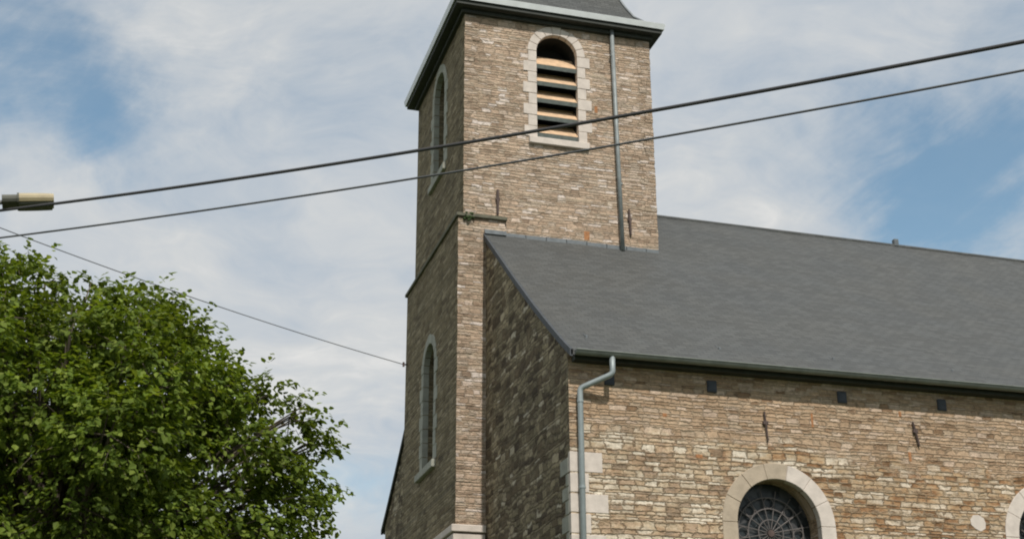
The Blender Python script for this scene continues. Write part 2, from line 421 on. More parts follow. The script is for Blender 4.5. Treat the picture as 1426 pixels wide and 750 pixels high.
def surround(name, cu, r, zs, zb, wdt, to3, out, proud, m, parent, teeth=True, vouss=9, th=.26, label=None, seed=1, gap=.003):
    """stone frame round an arched opening: separate voussoirs and toothed jamb blocks in one mesh"""
    rng = random.Random(seed)
    bm = bmesh.new()
    e = .004
    d0 = -out*(.12)
    def slab(loop, pr):
        bm2 = bmesh.new(); solid_fan(bm2, loop, lambda u, z: to3(u, z) + out*pr, d0 - out*pr)
        bmesh.ops.recalc_face_normals(bm2, faces=bm2.faces)
        bmesh.ops.bevel(bm2, geom=list(bm2.edges), offset=.008, segments=1, affect='EDGES')
        tmp = bpy.data.meshes.new('t'); bm2.to_mesh(tmp); bm.from_mesh(tmp); bpy.data.meshes.remove(tmp); bm2.free()
    for k in range(vouss):
        a0 = math.pi*k/vouss + gap/r; a1 = math.pi*(k+1)/vouss - gap/r
        ro = r + wdt*(1 + (rng.uniform(-.06, .1) if teeth else 0))
        if k == vouss//2 and teeth: ro = r + wdt*1.15
        ns = 5
        loop = [(cu+(r-.003)*math.cos(a0+(a1-a0)*i/ns), zs+(r-.003)*math.sin(a0+(a1-a0)*i/ns)) for i in range(ns+1)]
        loop += [(cu+ro*math.cos(a1-(a1-a0)*i/ns), zs+ro*math.sin(a1-(a1-a0)*i/ns)) for i in range(ns+1)]
        slab(loop, proud + rng.uniform(0, .006))
    nb = max(1, round((zs-zb)/th)); hh = (zs-zb)/nb
    for s in (-1, 1):
        for k in range(nb):
            ww = wdt*((1.0 if (k + (s > 0)) % 2 else 1.5) if teeth else 1.0)
            if teeth: ww *= rng.uniform(.9, 1.1)
            z0 = zb + k*hh + gap; z1 = zb + (k+1)*hh - gap
            u0, u1 = sorted((cu + s*(r-.003), cu + s*(r+ww)))
            slab([(u0, z0), (u1, z0), (u1, z1), (u0, z1)], proud + rng.uniform(0, .006))
    o = link(name, bm, m, parent)
    return o

# ------------------------------------------------------------------ the setting
bm = bmesh.new()
g = 300
box(bm, -1500, 1500, -1500, 1500, -.5, 0)
o = link('ground', bm, M['grass']); o['kind'] = 'structure'; o['label'] = 'short grass around the church'
bm = bmesh.new(); box(bm, -200, 200, -3.5, 4.0, .004, .02)
o = link('road', bm, M['asphalt']); o['kind'] = 'structure'; o['label'] = 'asphalt road in front of the churchyard'
bm = bmesh.new(); box(bm, -200, 200, 4.0, 4.2, .004, .12)
o = link('kerb', bm, M['kerb']); o['kind'] = 'structure'; o['label'] = 'concrete kerb along the road'

# ------------------------------------------------------------------ the church
X0, XU, XR = 6.22, 6.33, 10.57          # lower tower left, upper tower left, tower right
YT, YTB, YLB = 25.02, 29.55, 29.85      # tower front, upper back, lower back
XW, YN = 6.80, 20.0                     # nave end wall, nave long wall
XE = 27.0                               # far end of the nave
YR = 27.35                              # ridge
YNN = 2*YR - YN                         # north long wall
EO_ = 17.76
TZ = 17.84                              # top of tower walls
church = empty('church')
church['label'] = 'old stone village church with square belfry tower and grey slate nave roof'
church['category'] = 'church'
Yv = Vector((0, 1, 0)); Xv = Vector((1, 0, 0))

# tower walls
bm = bmesh.new()
BW = (8.395, .465, 17.085, 15.0)        # belfry opening: centre, radius, springing, bottom
LW = (27.30, .50, 17.0, 14.98)          # left belfry opening
LL = (27.43, .50, 10.52, 8.38)          # left lower window
zl = 13.02
plane_wall(bm, [(XU, zl-.4), (XR, zl-.4), (XR, TZ), (XU, TZ)], [arch(*BW)], lambda u, z: Vector((u, YT, z)), Yv*.1, 0)
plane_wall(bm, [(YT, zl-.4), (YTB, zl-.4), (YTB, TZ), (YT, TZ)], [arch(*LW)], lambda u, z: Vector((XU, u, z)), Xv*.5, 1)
for a, b_ in (((XR, YT), (XR, YTB)), ((XR, YTB), (XU, YTB))):
    v = [bm.verts.new(p) for p in ((a[0], a[1], 8), (b_[0], b_[1], 8), (b_[0], b_[1], TZ), (a[0], a[1], TZ))]
    bm.faces.new(v).material_index = 1
bm.faces.new([bm.verts.new(p) for p in ((XU, YT, TZ-.01), (XR, YT, TZ-.01), (XR, YTB, TZ-.01), (XU, YTB, TZ-.01))])
# front wall below the drip course, down to the nave roof
bm.faces.new([bm.verts.new(p) for p in ((XW+.3, YT, 8), (XR, YT, 8), (XR, YT, zl-.4), (XW+.3, YT, zl-.4))])
bmesh.ops.remove_doubles(bm, verts=bm.verts, dist=.0001)
# link() recalculates normals; open shells keep their outside
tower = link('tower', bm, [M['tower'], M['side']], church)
# lower stage: slightly wider, set a little proud of the belfry stage
bm = bmesh.new()
yf = YT - .035
plane_wall(bm, [(X0, 0), (7.2, 0), (7.2, zl), (X0, zl)], [], lambda u, z: Vector((u, yf, z)), Yv, 0)
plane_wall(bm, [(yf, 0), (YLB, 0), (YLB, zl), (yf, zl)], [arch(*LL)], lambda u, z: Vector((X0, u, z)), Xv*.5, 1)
for q in (((X0, YLB, 0), (XR, YLB, 0), (XR, YLB, zl), (X0, YLB, zl)), ((X0, yf, zl), (7.2, yf, zl), (7.2, YLB, zl), (X0, YLB, zl)),
          ((7.2, yf, 0), (7.2, YT+.1, 0), (7.2, YT+.1, zl), (7.2, yf, zl))):
    bm.faces.new([bm.verts.new(p) for p in q]).material_index = 1
bmesh.ops.remove_doubles(bm, verts=bm.verts, dist=.0001)
lower = link('tower_base', bm, [M['tower'], M['side']], church)
# irregular corner stones running up the tower's lit front corner
rng = random.Random(5)
# drip course
bm = bmesh.new()
box(bm, X0-.05, 7.24, yf-.06, YT+.02, zl-.06, zl+.015, 0, .01)
box(bm, X0-.05, XU+.02, YT+.03, YLB+.05, zl-.06, zl+.015, 0, .01)
drip = link('drip_course', bm, M['dripm'], church)
bm = bmesh.new()
for k in range(18):
    c = Vector((rng.gauss(6.42, .07), yf-.045+rng.uniform(-.02, .02), zl-.07+rng.gauss(0, .035)))
    bmesh.ops.create_icosphere(bm, subdivisions=1, radius=rng.uniform(.018, .038), matrix=Matrix.Translation(c))
link('moss', bm, M['moss'], drip)
bm = bmesh.new()
box(bm, X0-.10, XW-.01, yf-.10, YLB+.08, 6.56, 6.70, 0, .015)
box(bm, X0-.06, XW-.02, yf-.06, YLB+.05, 0, 6.54, 0, .01)
link('plinth_cap', bm, M['trim'], church)

def corner_stones(cx_, cy_, sx_, z0, z1, parent, seed, wf=(.16, .34), ws=(.14, .3), hh=(.06, .17)):
    rng = random.Random(seed); b2 = bmesh.new(); z = z0
    while z < z1 - .05:
        h = min(rng.uniform(*hh), z1 - z); p1 = rng.uniform(.002, .014); p2 = rng.uniform(.002, .014)
        if True:
            a, c = cx_ - sx_*p1, cx_ + sx_*rng.uniform(*wf)
            box(b2, min(a, c), max(a, c), cy_ - p2, cy_ + rng.uniform(*ws), z, z + h - .001, 0, .004)
        z += h
    b2.normal_update()
    for f in b2.faces:
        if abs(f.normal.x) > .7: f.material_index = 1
    return link('corner_stones', b2, [M['tower'], M['side']], parent)
corner_stones(XU, YT, 1, zl+.05, EO_-.02, tower, 31)
corner_stones(XR, YT, -1, 12.8, EO_-.02, tower, 32)
corner_stones(X0, yf, 1, 6.75, zl-.08, lower, 33)

# nave long wall
zt = 8.55
bm = bmesh.new()
WX = [10.31, 15.47, 20.6]; WR = .735; WS = 5.955; WB = 3.4
plane_wall(bm, [(XW, 0), (XE, 0), (XE, zt), (XW, zt)], [arch(x, WR, WS, WB, 28) for x in WX], lambda u, z: Vector((u, YN, z)), Yv*.42, 0)
nave = link('nave_wall', bm, M['nave'], church)
bm = bmesh.new()
for (x1, z0, z1) in [(7.33, 6.60, 6.93), (7.10, 6.28, 6.59), (7.41, 5.97, 6.27), (7.12, 5.65, 5.96), (7.36, 5.3, 5.64), (7.14, 4.95, 5.29), (7.4, 4.6, 4.94)]:
    box(bm, XW-.006, x1, YN-.008, YN+.08, z0+.006, z1-.006, 0, .006)
link('quoins', bm, M['trim'], nave)
bm = bmesh.new()
rng = random.Random(8)
z = 4.4
k = 0
while z < 6.75:
    h = rng.uniform(.2, .34); w = (.42 if k % 2 else .22)*rng.uniform(.85, 1.15)
    box(bm, XW-.012, XW+.03, YN+.085, YN+w, z+.006, z+h-.006, 0, .006); z += h; k += 1
endwall_quoins = bm
# roof profile (Y, Z) on the south side, with a slight kick at the eaves
EZ = 8.50
prof = [(19.72, EZ), (20.2, 8.83), (20.94, 9.38), (21.7, 9.96), (22.84, 10.87), (24.95, 12.60), (YR, 14.62)]
def roof_z(y):
    y = y if y <= YR else 2*YR - y
    for (a, za), (b_, zb) in zip(prof, prof[1:]):
        if a <= y <= b_: return za + (zb-za)*(y-a)/(b_-a)
    return prof[0][1]
# end walls
def end_wall(x, out, mi, y0, y1, bm):
    ys = [y0] + [p[0] for p in prof if y0 < p[0] < y1] + [2*YR-p[0] for p in reversed(prof[:-1]) if y0 < 2*YR-p[0] < y1] + [y1]
    loop = [(y0, 0), (y1, 0)] + [(y, roof_z(y)-.09) for y in reversed(ys)]
    bm.faces.new([bm.verts.new((x, u, z)) for u, z in loop])
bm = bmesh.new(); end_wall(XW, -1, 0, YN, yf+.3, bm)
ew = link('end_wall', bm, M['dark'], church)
o = link('quoins', endwall_quoins, M['trim_grey'], ew)
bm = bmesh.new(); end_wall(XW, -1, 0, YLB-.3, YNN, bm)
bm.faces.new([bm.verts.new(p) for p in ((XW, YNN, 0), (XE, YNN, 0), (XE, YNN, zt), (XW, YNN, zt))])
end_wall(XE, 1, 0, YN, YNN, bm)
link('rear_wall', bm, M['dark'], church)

# nave roof: slab following the profile, ridge very slightly uneven along its length
def zr(x, z): return z + (.045*(x-XW)/20 if z < 9 else -.10*(x-XW)/14*max(0, (z-9)/5.6))
XV = 6.76
bm = bmesh.new()
full = prof + [(2*YR-y, z) for y, z in reversed(prof[:-1])]
nx = 30
xs = [XV + (XE+.15-XV)*i/nx for i in range(nx+1)]
rng = random.Random(3)
top = []; bot = []
for i, x in enumerate(xs):
    top.append([bm.verts.new((x, y, zr(x, z) + (rng.uniform(-.012, .012) if 0 < j < len(full)-1 and 0 < i else 0))) for j, (y, z) in enumerate(full)])
    bot.append([bm.verts.new((x, y, zr(x, z) - .085)) for y, z in full])
nf = len(full)
for i in range(nx):
    for j in range(nf-1):
        bm.faces.new((top[i][j], top[i+1][j], top[i+1][j+1], top[i][j+1]))
        bm.faces.new((bot[i][j], bot[i][j+1], bot[i+1][j+1], bot[i+1][j]))
    bm.faces.new((top[i][0], bot[i][0], bot[i+1][0], top[i+1][0]))
    bm.faces.new((top[i][-1], top[i+1][-1], bot[i+1][-1], bot[i][-1]))
for i in (0, nx):
    for j in range(nf-1):
        bm.faces.new((top[i][j], top[i][j+1], bot[i][j+1], bot[i][j]))
# cut out where the tower stands: drop faces wholly inside the tower
kill = [f for f in bm.faces if all(XU+.2 < v.co.x < XR-.2 and YT+.2 < v.co.y < YTB-.2 for v in f.verts)]
bmesh.ops.delete(bm, geom=kill, context='FACES')
roof = link('nave_roof', bm, M['slate'], church)
# verge boards
for s in (0, 1):
    bm = bmesh.new()
    pp = prof if not s else [(2*YR-y, z) for y, z in prof]
    lim = [p for p in pp if (p[0] < 25.0 if not s else p[0] > YLB)]
    if s: lim = lim + [(YLB-.0, roof_z(YLB))]
    else: lim = lim + [(yf, roof_z(yf))]
    a = []
    for (y, z) in lim:
        a.append([bm.verts.new((x, y, z + dz)) for x, dz in ((XV-.02, .012), (XV+.03, .012), (XV+.03, -.11), (XV-.02, -.11))])
    for q, w in zip(a, a[1:]):
        for k in range(4): bm.faces.new((q[k], q[(k+1) % 4], w[(k+1) % 4], w[k]))
    bm.faces.new(a[0]); bm.faces.new(a[-1][::-1])
    link('verge_board', bm, M['soffit'] if s else M['vergeb'], roof)
# lead flashing where roof meets tower, and ridge cap
bm = bmesh.new()
zf = roof_z(YT)
for k in range(9):
    x0 = XV+.0 + k*.44; x1 = min(XR, x0 + .46)
    dz = -.10*((x0-XW)/14)*.65
    z0 = zf + dz
    box(bm, x0, x1, yf-.05 if x0 < 7.2 else YT-.014, YT+.02, z0-.03, z0+.07+rng.uniform(-.012, .012), 0, .003)
link('flashing', bm, M['lead'], roof)
bm = bmesh.new()
tube(bm, [(x, YR, zr(x, 14.62)-.005) for x in [XR + .02 + (XE-XR)*i/12 for i in range(13)]], .055, 8)
link('ridge_cap', bm, M['slate'], roof)
bm = bmesh.new()
box(bm, 17.74, 17.86, YR-.06, YR+.06, zr(17.8, 14.6), zr(17.8, 14.6)+.19, 0, .01)
link('ridge_stub', bm, M['lead'], roof)
# small roof hooks just above the eaves
for (x, y0) in ((7.25, 20.37), (9.62, 20.36), (11.75, 20.36), (14.05, 20.30), (16.3, 20.33), (18.6, 20.35)):
    bm = bmesh.new()
    zz = roof_z(y0)
    bm2 = [(x, y0, zz+.02), (x, y0-.06, zz+.05), (x, y0-.08, zz-.01), (x, y0+.18, zz+.17)]
    box(bm, x-.020, x+.020, y0-.03, y0+.02, zz-.03, zz+.03, 0, .006)
    tube(bm, [(x, y0+.02, zz+.02), (x-.01, y0+.12, zz+.10)], .007, 6)
    link('roof_hook', bm, [M['lead']], roof)

# eaves of the nave: dark soffit board, half round gutter
bm = bmesh.new()
box(bm, XV+.10, XE, 19.82, YN+.02, 8.375, 8.45, 0, .006)
link('eaves_board', bm, M['soffit'], church)
bm = bmesh.new()
box(bm, XV+.10, XE, 2*YR-YN-.02, 2*YR-19.82, 8.375, 8.45, 0, .006)
link('eaves_board', bm, M['soffit'], church)
def half_gutter(y, s):
    bm = bmesh.new()
    xs_ = [XV+.06, XE]
    rr = []
    for x in xs_:
        ring = []
        dz = .045*(x-XW)/20
        for k in range(9):
            a = math.pi + math.pi*k/8
            ring.append((x, y + .075*math.cos(a), 8.475 + dz + .07*math.sin(a)))
        for k in range(9):
            a = 2*math.pi - math.pi*k/8
            ring.append((x, y + .067*math.cos(a), 8.475 + dz + .062*math.sin(a)))
        rr.append([bm.verts.new(p) for p in ring])
    for k in range(18): bm.faces.new((rr[0][k], rr[0][(k+1) % 18], rr[1][(k+1) % 18], rr[1][k]))
    # rolled front lip
    tube(bm, [(x, y - .078, 8.478 + .045*(x-XW)/20) for x in xs_], .012, 6)
    # stop ends
    for x in xs_:
        dz = .045*(x-XW)/20
        bm.faces.new([bm.verts.new((x, y+.075*math.cos(math.pi+math.pi*k/8), 8.475+dz+.07*math.sin(math.pi+math.pi*k/8))) for k in range(9)])
    return link('gutter', bm, M['gutter'], church)
half_gutter(19.70, 0); half_gutter(2*YR-19.70, 1)

def downpipe(pts, r, clips, m, wall_y):
    bm = bmesh.new(); tube(bm, pts, r, 12)
    o = link('downpipe', bm, m, church, smooth=True)
    for (x, y, z) in clips:
        b2 = bmesh.new()
        tube(b2, [(x, y, z-.02), (x, y, z+.02)], r+.008, 12)
        box(b2, x-.012, x+.012, y, wall_y, z-.012, z+.012)
        link('pipe_clip', b2, m, o)
    return o
def smooth_path(p, rad=.06, n=4):
    p = [Vector(q) for q in p]; out = [p[0]]
    for a, b_, c in zip(p, p[1:], p[2:]):
        u = (a-b_).normalized(); v = (c-b_).normalized()
        s = b_+u*rad; e = b_+v*rad
        for k in range(n+1):
            t = k/n; out.append(s*(1-t)**2 + b_*2*t*(1-t) + e*t*t)
    out.append(p[-1]); return out
dp = smooth_path([(7.44, 19.70, 8.44), (7.44, 19.70, 8.14), (6.965, 19.925, 7.93), (6.965, 19.925, 0.1)])
downpipe(dp, .047, [(6.965, 19.925, z) for z in (7.72, 6.35, 4.8, 3.2)], M['zinc'], YN)
tp = smooth_path([(9.70, 24.93, TZ+.05), (9.70, 24.93, 13.2), (9.80, 24.80, 12.62), (9.80, 24.5, 12.42)], .05)
tpx = [(9.665, 24.935, 17.86), (9.70, 24.935, 15.0), (9.735, 24.935, 12.58)]
downpipe(smooth_path(tpx, .04), .046, [(9.665, 24.945, 17.2), (9.70, 24.945, 15.6), (9.735, 24.945, 14.1)], M['zincd'], YT)

# tower eaves and spire
EO, EB = 17.76, 18.05
ex0, ex1, ey0, ey1 = XU-.29, XR+.27, YT-.29, YTB+.26
bm = bmesh.new()
box(bm, ex0+.04, ex1-.04, ey0+.04, ey1-.04, EO+.08, EO+.18, 0, .01)      # soffit
box(bm, ex0+.20, ex1-.20, ey0+.20, ey1-.20, EO-.01, EO+.08, 0, .01)      # moulding under it
link('cornice', bm, M['soffit'], church)
def ring_gutter():
    bm = bmesh.new()
    sec = [(0, -.03), (-.025, .10), (.0, .12), (.03, .115), (.04, .03), (.12, .03), (.12, .01)]
    secs = []
    for cx_, cy_, sxn, syn in ((ex0, ey0, 1, 1), (ex1, ey0, -1, 1), (ex1, ey1, -1, -1), (ex0, ey1, 1, -1)):
        secs.append([bm.verts.new((cx_ + sxn*d, cy_ + syn*d, EO+.205 + z)) for d, z in sec])
    for i in range(4):
        a, b_ = secs[i], secs[(i+1) % 4]
        for k in range(len(sec)): bm.faces.new((a[k], a[(k+1) % len(sec)], b_[(k+1) % len(sec)], b_[k]))
    return link('gutter', bm, M['zinc_pale'], church)
ring_gutter()
bm = bmesh.new()
steps = [(.05, EB-.03), (.30, 18.22), (.50, 18.45), (.66, 18.80), (2.35, 23.5)]
rings = []
for d, z in steps:
    d2 = min(d, (ex1-ex0)/2-.02)
    rings.append([bm.verts.new(p) for p in ((ex0+d2, ey0+d2, z), (ex1-d2, ey0+d2, z), (ex1-d2, ey1-d2, z), (ex0+d2, ey1-d2, z))])
for a, b_ in zip(rings, rings[1:]):
    for k in range(4): bm.faces.new((a[k], a[(k+1) % 4], b_[(k+1) % 4], b_[k]))
bm.faces.new(rings[-1]); bm.faces.new(rings[0][::-1])
spire = link('spire', bm, M['slate'], church)
for (sx_, sy_) in ((0, 0), (1, 0), (0, 1), (1, 1)):
    b2 = bmesh.new()
    tube(b2, [((ex1-d if sx_ else ex0+d), (ey1-d if sy_ else ey0+d), z+.01) for d, z in steps], .035, 6)
    link('hip_roll', b2, M['lead'], spire)

# belfry windows
def louvres(cu, r, zs, zb, to3, inward, parent, n_=6, step=.42, first=.03):
    for k in range(n_):
        z = zb + first + k*step
        half = r-.004
        if z + .1 > zs: half = math.sqrt(max(.01, (r-.01)**2 - max(0, z+.3-zs)**2)) if z+.3-zs < r else 0
        if half < .12: continue
        b2 = bmesh.new()
        d0, d1 = .04, .36; rise = .37; t = .105
        P = lambda u, d, zz: to3(u, zz) + inward*d
        vs = [b2.verts.new(P(u, d, zz)) for u in (cu-half, cu+half) for d, zz in ((d0, z), (d0, z+t), (d1, z+t+rise), (d1, z+rise))]
        fr = b2.faces.new((vs[0], vs[4], vs[5], vs[1])); fr.material_index = 1
        b2.faces.new((vs[1], vs[5], vs[6], vs[2]))
        un = b2.faces.new((vs[0], vs[3], vs[7], vs[4])); un.material_index = 1
        b2.faces.new((vs[2], vs[6], vs[7], vs[3]))
        b2.faces.new((vs[0], vs[1], vs[2], vs[3])); b2.faces.new((vs[4], vs[7], vs[6], vs[5]))
        link('louvre_slat', b2, [M['wood'], M['woodedge']], parent)
def panel(name, cu, r, zs, zb, to3, inward, depth, m, parent, lining=0):
    b2 = bmesh.new()
    lp_ = arch(cu, r+.004 if lining else r+.02, zs, zb-.02, 24)
    bk = [b2.verts.new(to3(u, z) + inward*depth) for u, z in lp_]
    b2.faces.new(bk)
    if lining:
        fr = [b2.verts.new(to3(u, z) + inward*lining) for u, z in lp_]
        for j in range(len(lp_)): b2.faces.new((fr[j], fr[(j+1) % len(lp_)], bk[(j+1) % len(lp_)], bk[j]))
    return link(name, b2, m, parent)
f_to3 = lambda u, z: Vector((u, YT, z))
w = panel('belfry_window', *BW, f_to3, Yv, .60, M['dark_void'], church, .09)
surround('stone_surround', *BW, .19, f_to3, -Yv, .012, M['trim'], w, seed=3, th=.27)
louvres(*BW, f_to3, Yv, w, 5, .415, .04)
bm = bmesh.new(); box(bm, 7.74, 9.08, YT-.075, YT+.35, 14.83, 14.985, 0, .012)
link('window_sill', bm, M['trim'], w)
l_to3 = lambda u, z: Vector((XU, u, z))
w = panel('belfry_window', *LW, l_to3, Xv, .49, M['dark_void'], church)
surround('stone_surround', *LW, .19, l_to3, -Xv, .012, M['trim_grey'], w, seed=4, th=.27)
bm = bmesh.new()
plane_wall(bm, arch(LW[0], LW[1]-.02, LW[2]-.45, LW[3], 16), [], lambda u, z: Vector((XU+.30, u, z)), Xv)
link('window_board', bm, M['panel'], w)
louvres(LW[0], LW[1]-.1, LW[2]-.1, LW[3], lambda u, z: Vector((XU-.02, u, z)), Xv, w, 0)
bm = bmesh.new(); box(bm, XU-.075, XU+.3, 26.60, 28.06, 14.79, 14.95, 0, .012)
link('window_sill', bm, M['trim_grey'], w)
ll_to3 = lambda u, z: Vector((X0, u, z))
w = panel('tower_window', *LL, ll_to3, Xv, .30, M['panel'], church)
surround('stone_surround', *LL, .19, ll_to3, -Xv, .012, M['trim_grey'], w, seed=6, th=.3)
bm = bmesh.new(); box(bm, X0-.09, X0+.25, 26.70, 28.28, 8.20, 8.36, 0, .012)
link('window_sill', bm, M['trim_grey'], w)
bm = bmesh.new()
for z in (8.9, 9.45, 10.0, 10.5):
    tube(bm, [(X0+.26, 26.95, z), (X0+.26, 27.91, z)], .012, 6)
for u in (27.27, 27.6): tube(bm, [(X0+.26, u, 8.4), (X0+.26, u, 10.9)], .012, 6)
link('window_bars', bm, M['bar'], w)

# nave windows: round headed, pale surround, iron tracery in front of dark glass
for i, x in enumerate(WX):
    n_to3 = lambda u, z: Vector((u, YN, z))
    w = panel('nave_window', x, WR, WS, WB, n_to3, Yv, .38, M['glass'], church)
    surround('stone_surround', x, WR, WS, WB, .26, n_to3, -Yv, .014, [M['trim2'], M['trim']], w, teeth=False, vouss=7, th=.55, seed=7+i, gap=.0015)
    s_ = w.children[0]
    # newer, paler blocks on the right-hand haunch
    for f in s_.data.polygons:
        c = f.center
        if c.x > x + .18 and (i < 1 or True): f.material_index = 1
        if i == 1: f.material_index = 1
    bm = bmesh.new()
    yb = YN + .33
    for rr_ in (.22, .40, .58):
        tube(bm, [(x + rr_*math.cos(a), yb, WS-.08 + rr_*math.sin(a)) for a in [math.pi*2*k/36 for k in range(37)]], .013, 5, False)
    for k in range(16):
        a = math.pi*2*(k+.5)/16
        tube(bm, [(x + .07*math.cos(a), yb, WS-.08 + .07*math.sin(a)), (x + .70*math.cos(a), yb, WS-.08 + .70*math.sin(a))], .010, 5)
    for k in range(8):
        a = math.pi*2*k/8
        cx_, cz_ = x + .49*math.cos(a), WS-.08 + .49*math.sin(a)
        tube(bm, [(cx_ + .085*math.cos(b_), yb, cz_ + .085*math.sin(b_)) for b_ in [math.pi*2*j/12 for j in range(13)]], .009, 5, False)
    link('window_tracery', bm, M['bar'], w)
    bm = bmesh.new()
    tube(bm, [(x, yb-.02, WS-.08), (x, yb+.02, WS-.08)], .06, 10)
    link('tracery_boss', bm, M['iron'], w)
    bm = bmesh.new(); box(bm, x-WR-.2, x+WR+.2, YN-.07, YN+.35, WB-.16, WB-.01, 0, .01)
    link('window_sill', bm, M['trim2'], w)

# wrought iron wall ties, one object each
def tie(x, y, z0, z1, lean=0.0, t=.028, kink=0.0):
    bm = bmesh.new()
    pts = [(x, y-.03, z1), (x+lean*.45+kink, y-.035, z0+(z1-z0)*.55), (x+lean, y-.03, z0)]
    tube(bm, pts, [t*.9, t*1.05, t*.8], 6)
    box(bm, x+lean*.4-.045+kink, x+lean*.4+.045+kink, y-.045, y+.02, z0+(z1-z0)*.62-.03, z0+(z1-z0)*.62+.03, 0, .006)
    return link('wall_tie', bm, M['iron'], church)
tie(7.05, YT, 13.10, 13.66); tie(9.93, YT, 12.97, 13.55, .02)
tie(10.17, YN, 7.30, 7.80, .03, .017); tie(12.93, YN, 7.40, 7.82, .08, .019); tie(16.0, YN, 7.35, 7.8, .03, .024); tie(18.9, YN, 7.35, 7.8, .03, .024)
# small square slate vents under the eaves
for x, z in ((7.49, 8.14), (9.27, 8.16), (11.64, 8.16), (13.55, 8.17), (15.8, 8.17), (18.0, 8.17), (20.2, 8.17)):
    bm = bmesh.new()
    box(bm, x-.085, x+.085, YN-.03, YN+.04, z-.10, z+.10, 0, .012)
    box(bm, x-.06, x+.06, YN-.038, YN-.031, z-.07, z+.07, 0, .003)
    link('vent_block', bm, M['vent'], church)
# reddish brick fragments let into the stonework
for (x, y, z, w_, h_) in ((8.98, YT, 12.86, .12, .20), (9.27, YT, 15.85, .07, .16), (10.21, YN, 6.86, .035, .16), (8.42, YN, 7.62, .07, .06), (8.98, YN, 6.98, .12, .06), (11.05, YN, 7.72, .04, .24), (12.82, YN, 7.22, .055, .16), (12.72, YN, 7.95, .05, .09)):
    bm = bmesh.new(); box(bm, x-w_/2, x+w_/2, y-.004, y+.03, z-h_/2, z+h_/2, 0, .004)
    link('brick_patch', bm, M['rustbrick'], church)
# one big pale rounded stone low in the nave wall
bm = bmesh.new()
rr_ = random.Random(4)
lo = [(13.98+.165*math.cos(a)*(1+rr_.uniform(-.14, .1)), 6.17+.15*math.sin(a)*(1+rr_.uniform(-.14, .1))) for a in [2*math.pi*k/9 for k in range(9)]]
solid_fan(bm, lo, lambda u, z: Vector((u, YN-.006, z)), Yv*.06)
bmesh.ops.bevel(bm, geom=list(bm.edges), offset=.012, segments=2, affect='EDGES')
link('pale_stone', bm, M['trim'], church)

# ------------------------------------------------------------------ street lamp and overhead cables
LD = 15.0
lp = at_dist(-58, 300, LD+.1)
base = Vector((lp.x, lp.y, 0))
lamp = empty('street_lamp', base)
lamp['label'] = 'small street lamp with yellowed cover and dark rear above the tree'
lamp['category'] = 'street lamp'
bm = bmesh.new()
tube(bm, [(base.x, base.y, 0), (base.x, base.y, lp.z+.55)], [.11, .065], 14)
local(link('pole', bm, M['pole'], None, True), lamp)
a = at_dist(5, 281.5, LD); e = at_dist(75, 280.5, LD)
ax = (e-a); L = ax.length; ax.normalize()
bm = bmesh.new()
tube(bm, [(base.x, base.y, lp.z+.10), a - ax*.02], .025, 8)
local(link('bracket_arm', bm, M['pole'], None, True), lamp)
def lamp_piece(t0, t1, hh, ww, name, m, taper=.0, dz=0):
    bm = bmesh.new()
    side = ax.cross(Vector((0, 0, 1))).normalized()
    upv = side.cross(ax).normalized()
    n_ = 5; rings = []
    for i in range(n_+1):
        t = t0 + (t1-t0)*i/n_
        k = 1 - taper*(i/n_)**3
        c = a + ax*t*L + upv*dz
        ring = []
        for j in range(12):
            an = 2*math.pi*(j+.5)/12
            ca, sa = math.cos(an), math.sin(an)
            q = (abs(ca)**6 + abs(sa)**6)**(-1/6)
            ring.append(bm.verts.new(c + side*ww*k*ca*q + upv*hh*k*sa*q))
        rings.append(ring)
    for p_, q_ in zip(rings, rings[1:]):
        for j in range(12): bm.faces.new((p_[j], p_[(j+1) % 12], q_[(j+1) % 12], q_[j]))
    bm.faces.new(rings[0][::-1]); bm.faces.new(rings[-1])
    return local(link(name, bm, m), lamp)
lamp_piece(-.03, .29, .042, .12, 'lamp_housing', M['lamp_metal'])
lamp_piece(.292, 1.0, .049, .13, 'lamp_cover', M['lamp_cover'], .12, .004)
lamp_piece(.30, .97, .018, .10, 'lamp_shaded_bottom', M['lamp_metal'], .1, -.048)  # dark slab added for the shading under the cover
lamp_piece(.27, .31, .055, .135, 'lamp_collar', M['lamp_metal'], 0, .002)

def cable(name, P0, P1, sag, r, m, label, group, t0=-.0, t1=1.0, n_=60):
    bm = bmesh.new(); pts = []
    for i in range(n_+1):
        t = t0 + (t1-t0)*i/n_
        p = P0.lerp(P1, t); p.z -= sag*4*t*(1-t)*1.0 if t0 >= -.2 else 0
        pts.append(p)
    tube(bm, pts, r, 8)
    o = link(name, bm, m, None, True)
    o['label'] = label; o['category'] = 'cable'
    if group: o['group'] = group
    return o
tl = Vector((base.x, base.y, 0))
def run(xl, yl, dl, xr, yr, dr, sag, r, m, label):
    A = at_dist(xl, yl, dl); B = at_dist(xr, yr, dr)
    far = A + (B-A)*1.9
    # sag between A and B matches the photograph; the run continues past the frame
    bm = bmesh.new(); pts = []
    # start on the lamp pole
    for i in range(-3, 91):
        t = i/50
        p = A + (B-A)*t; p.z -= 4*sag*t*(1-t) if t <= 1.9 else 0
        pts.append(p)
    tube(bm, pts, r, 8)
    o = link('overhead_cable', bm, m, None, True)
    o['label'] = label; o['category'] = 'cable'; o['group'] = 'overhead cables crossing in front of the church'
    return o
run(0, 293, 15.0, 1426, 58, 10.2, .085, .0152, M['cable'], 'thick black overhead cable, the upper of two crossing the belfry')
run(0, 331, 15.6, 1426, 98, 11.5, .085, .0105, M['cable_grey'], 'thinner overhead cable, the lower of two crossing under the belfry sill')
A = at_dist(0, 317, 27.0); B = Vector((X0-.09, 29.7, 0)); 
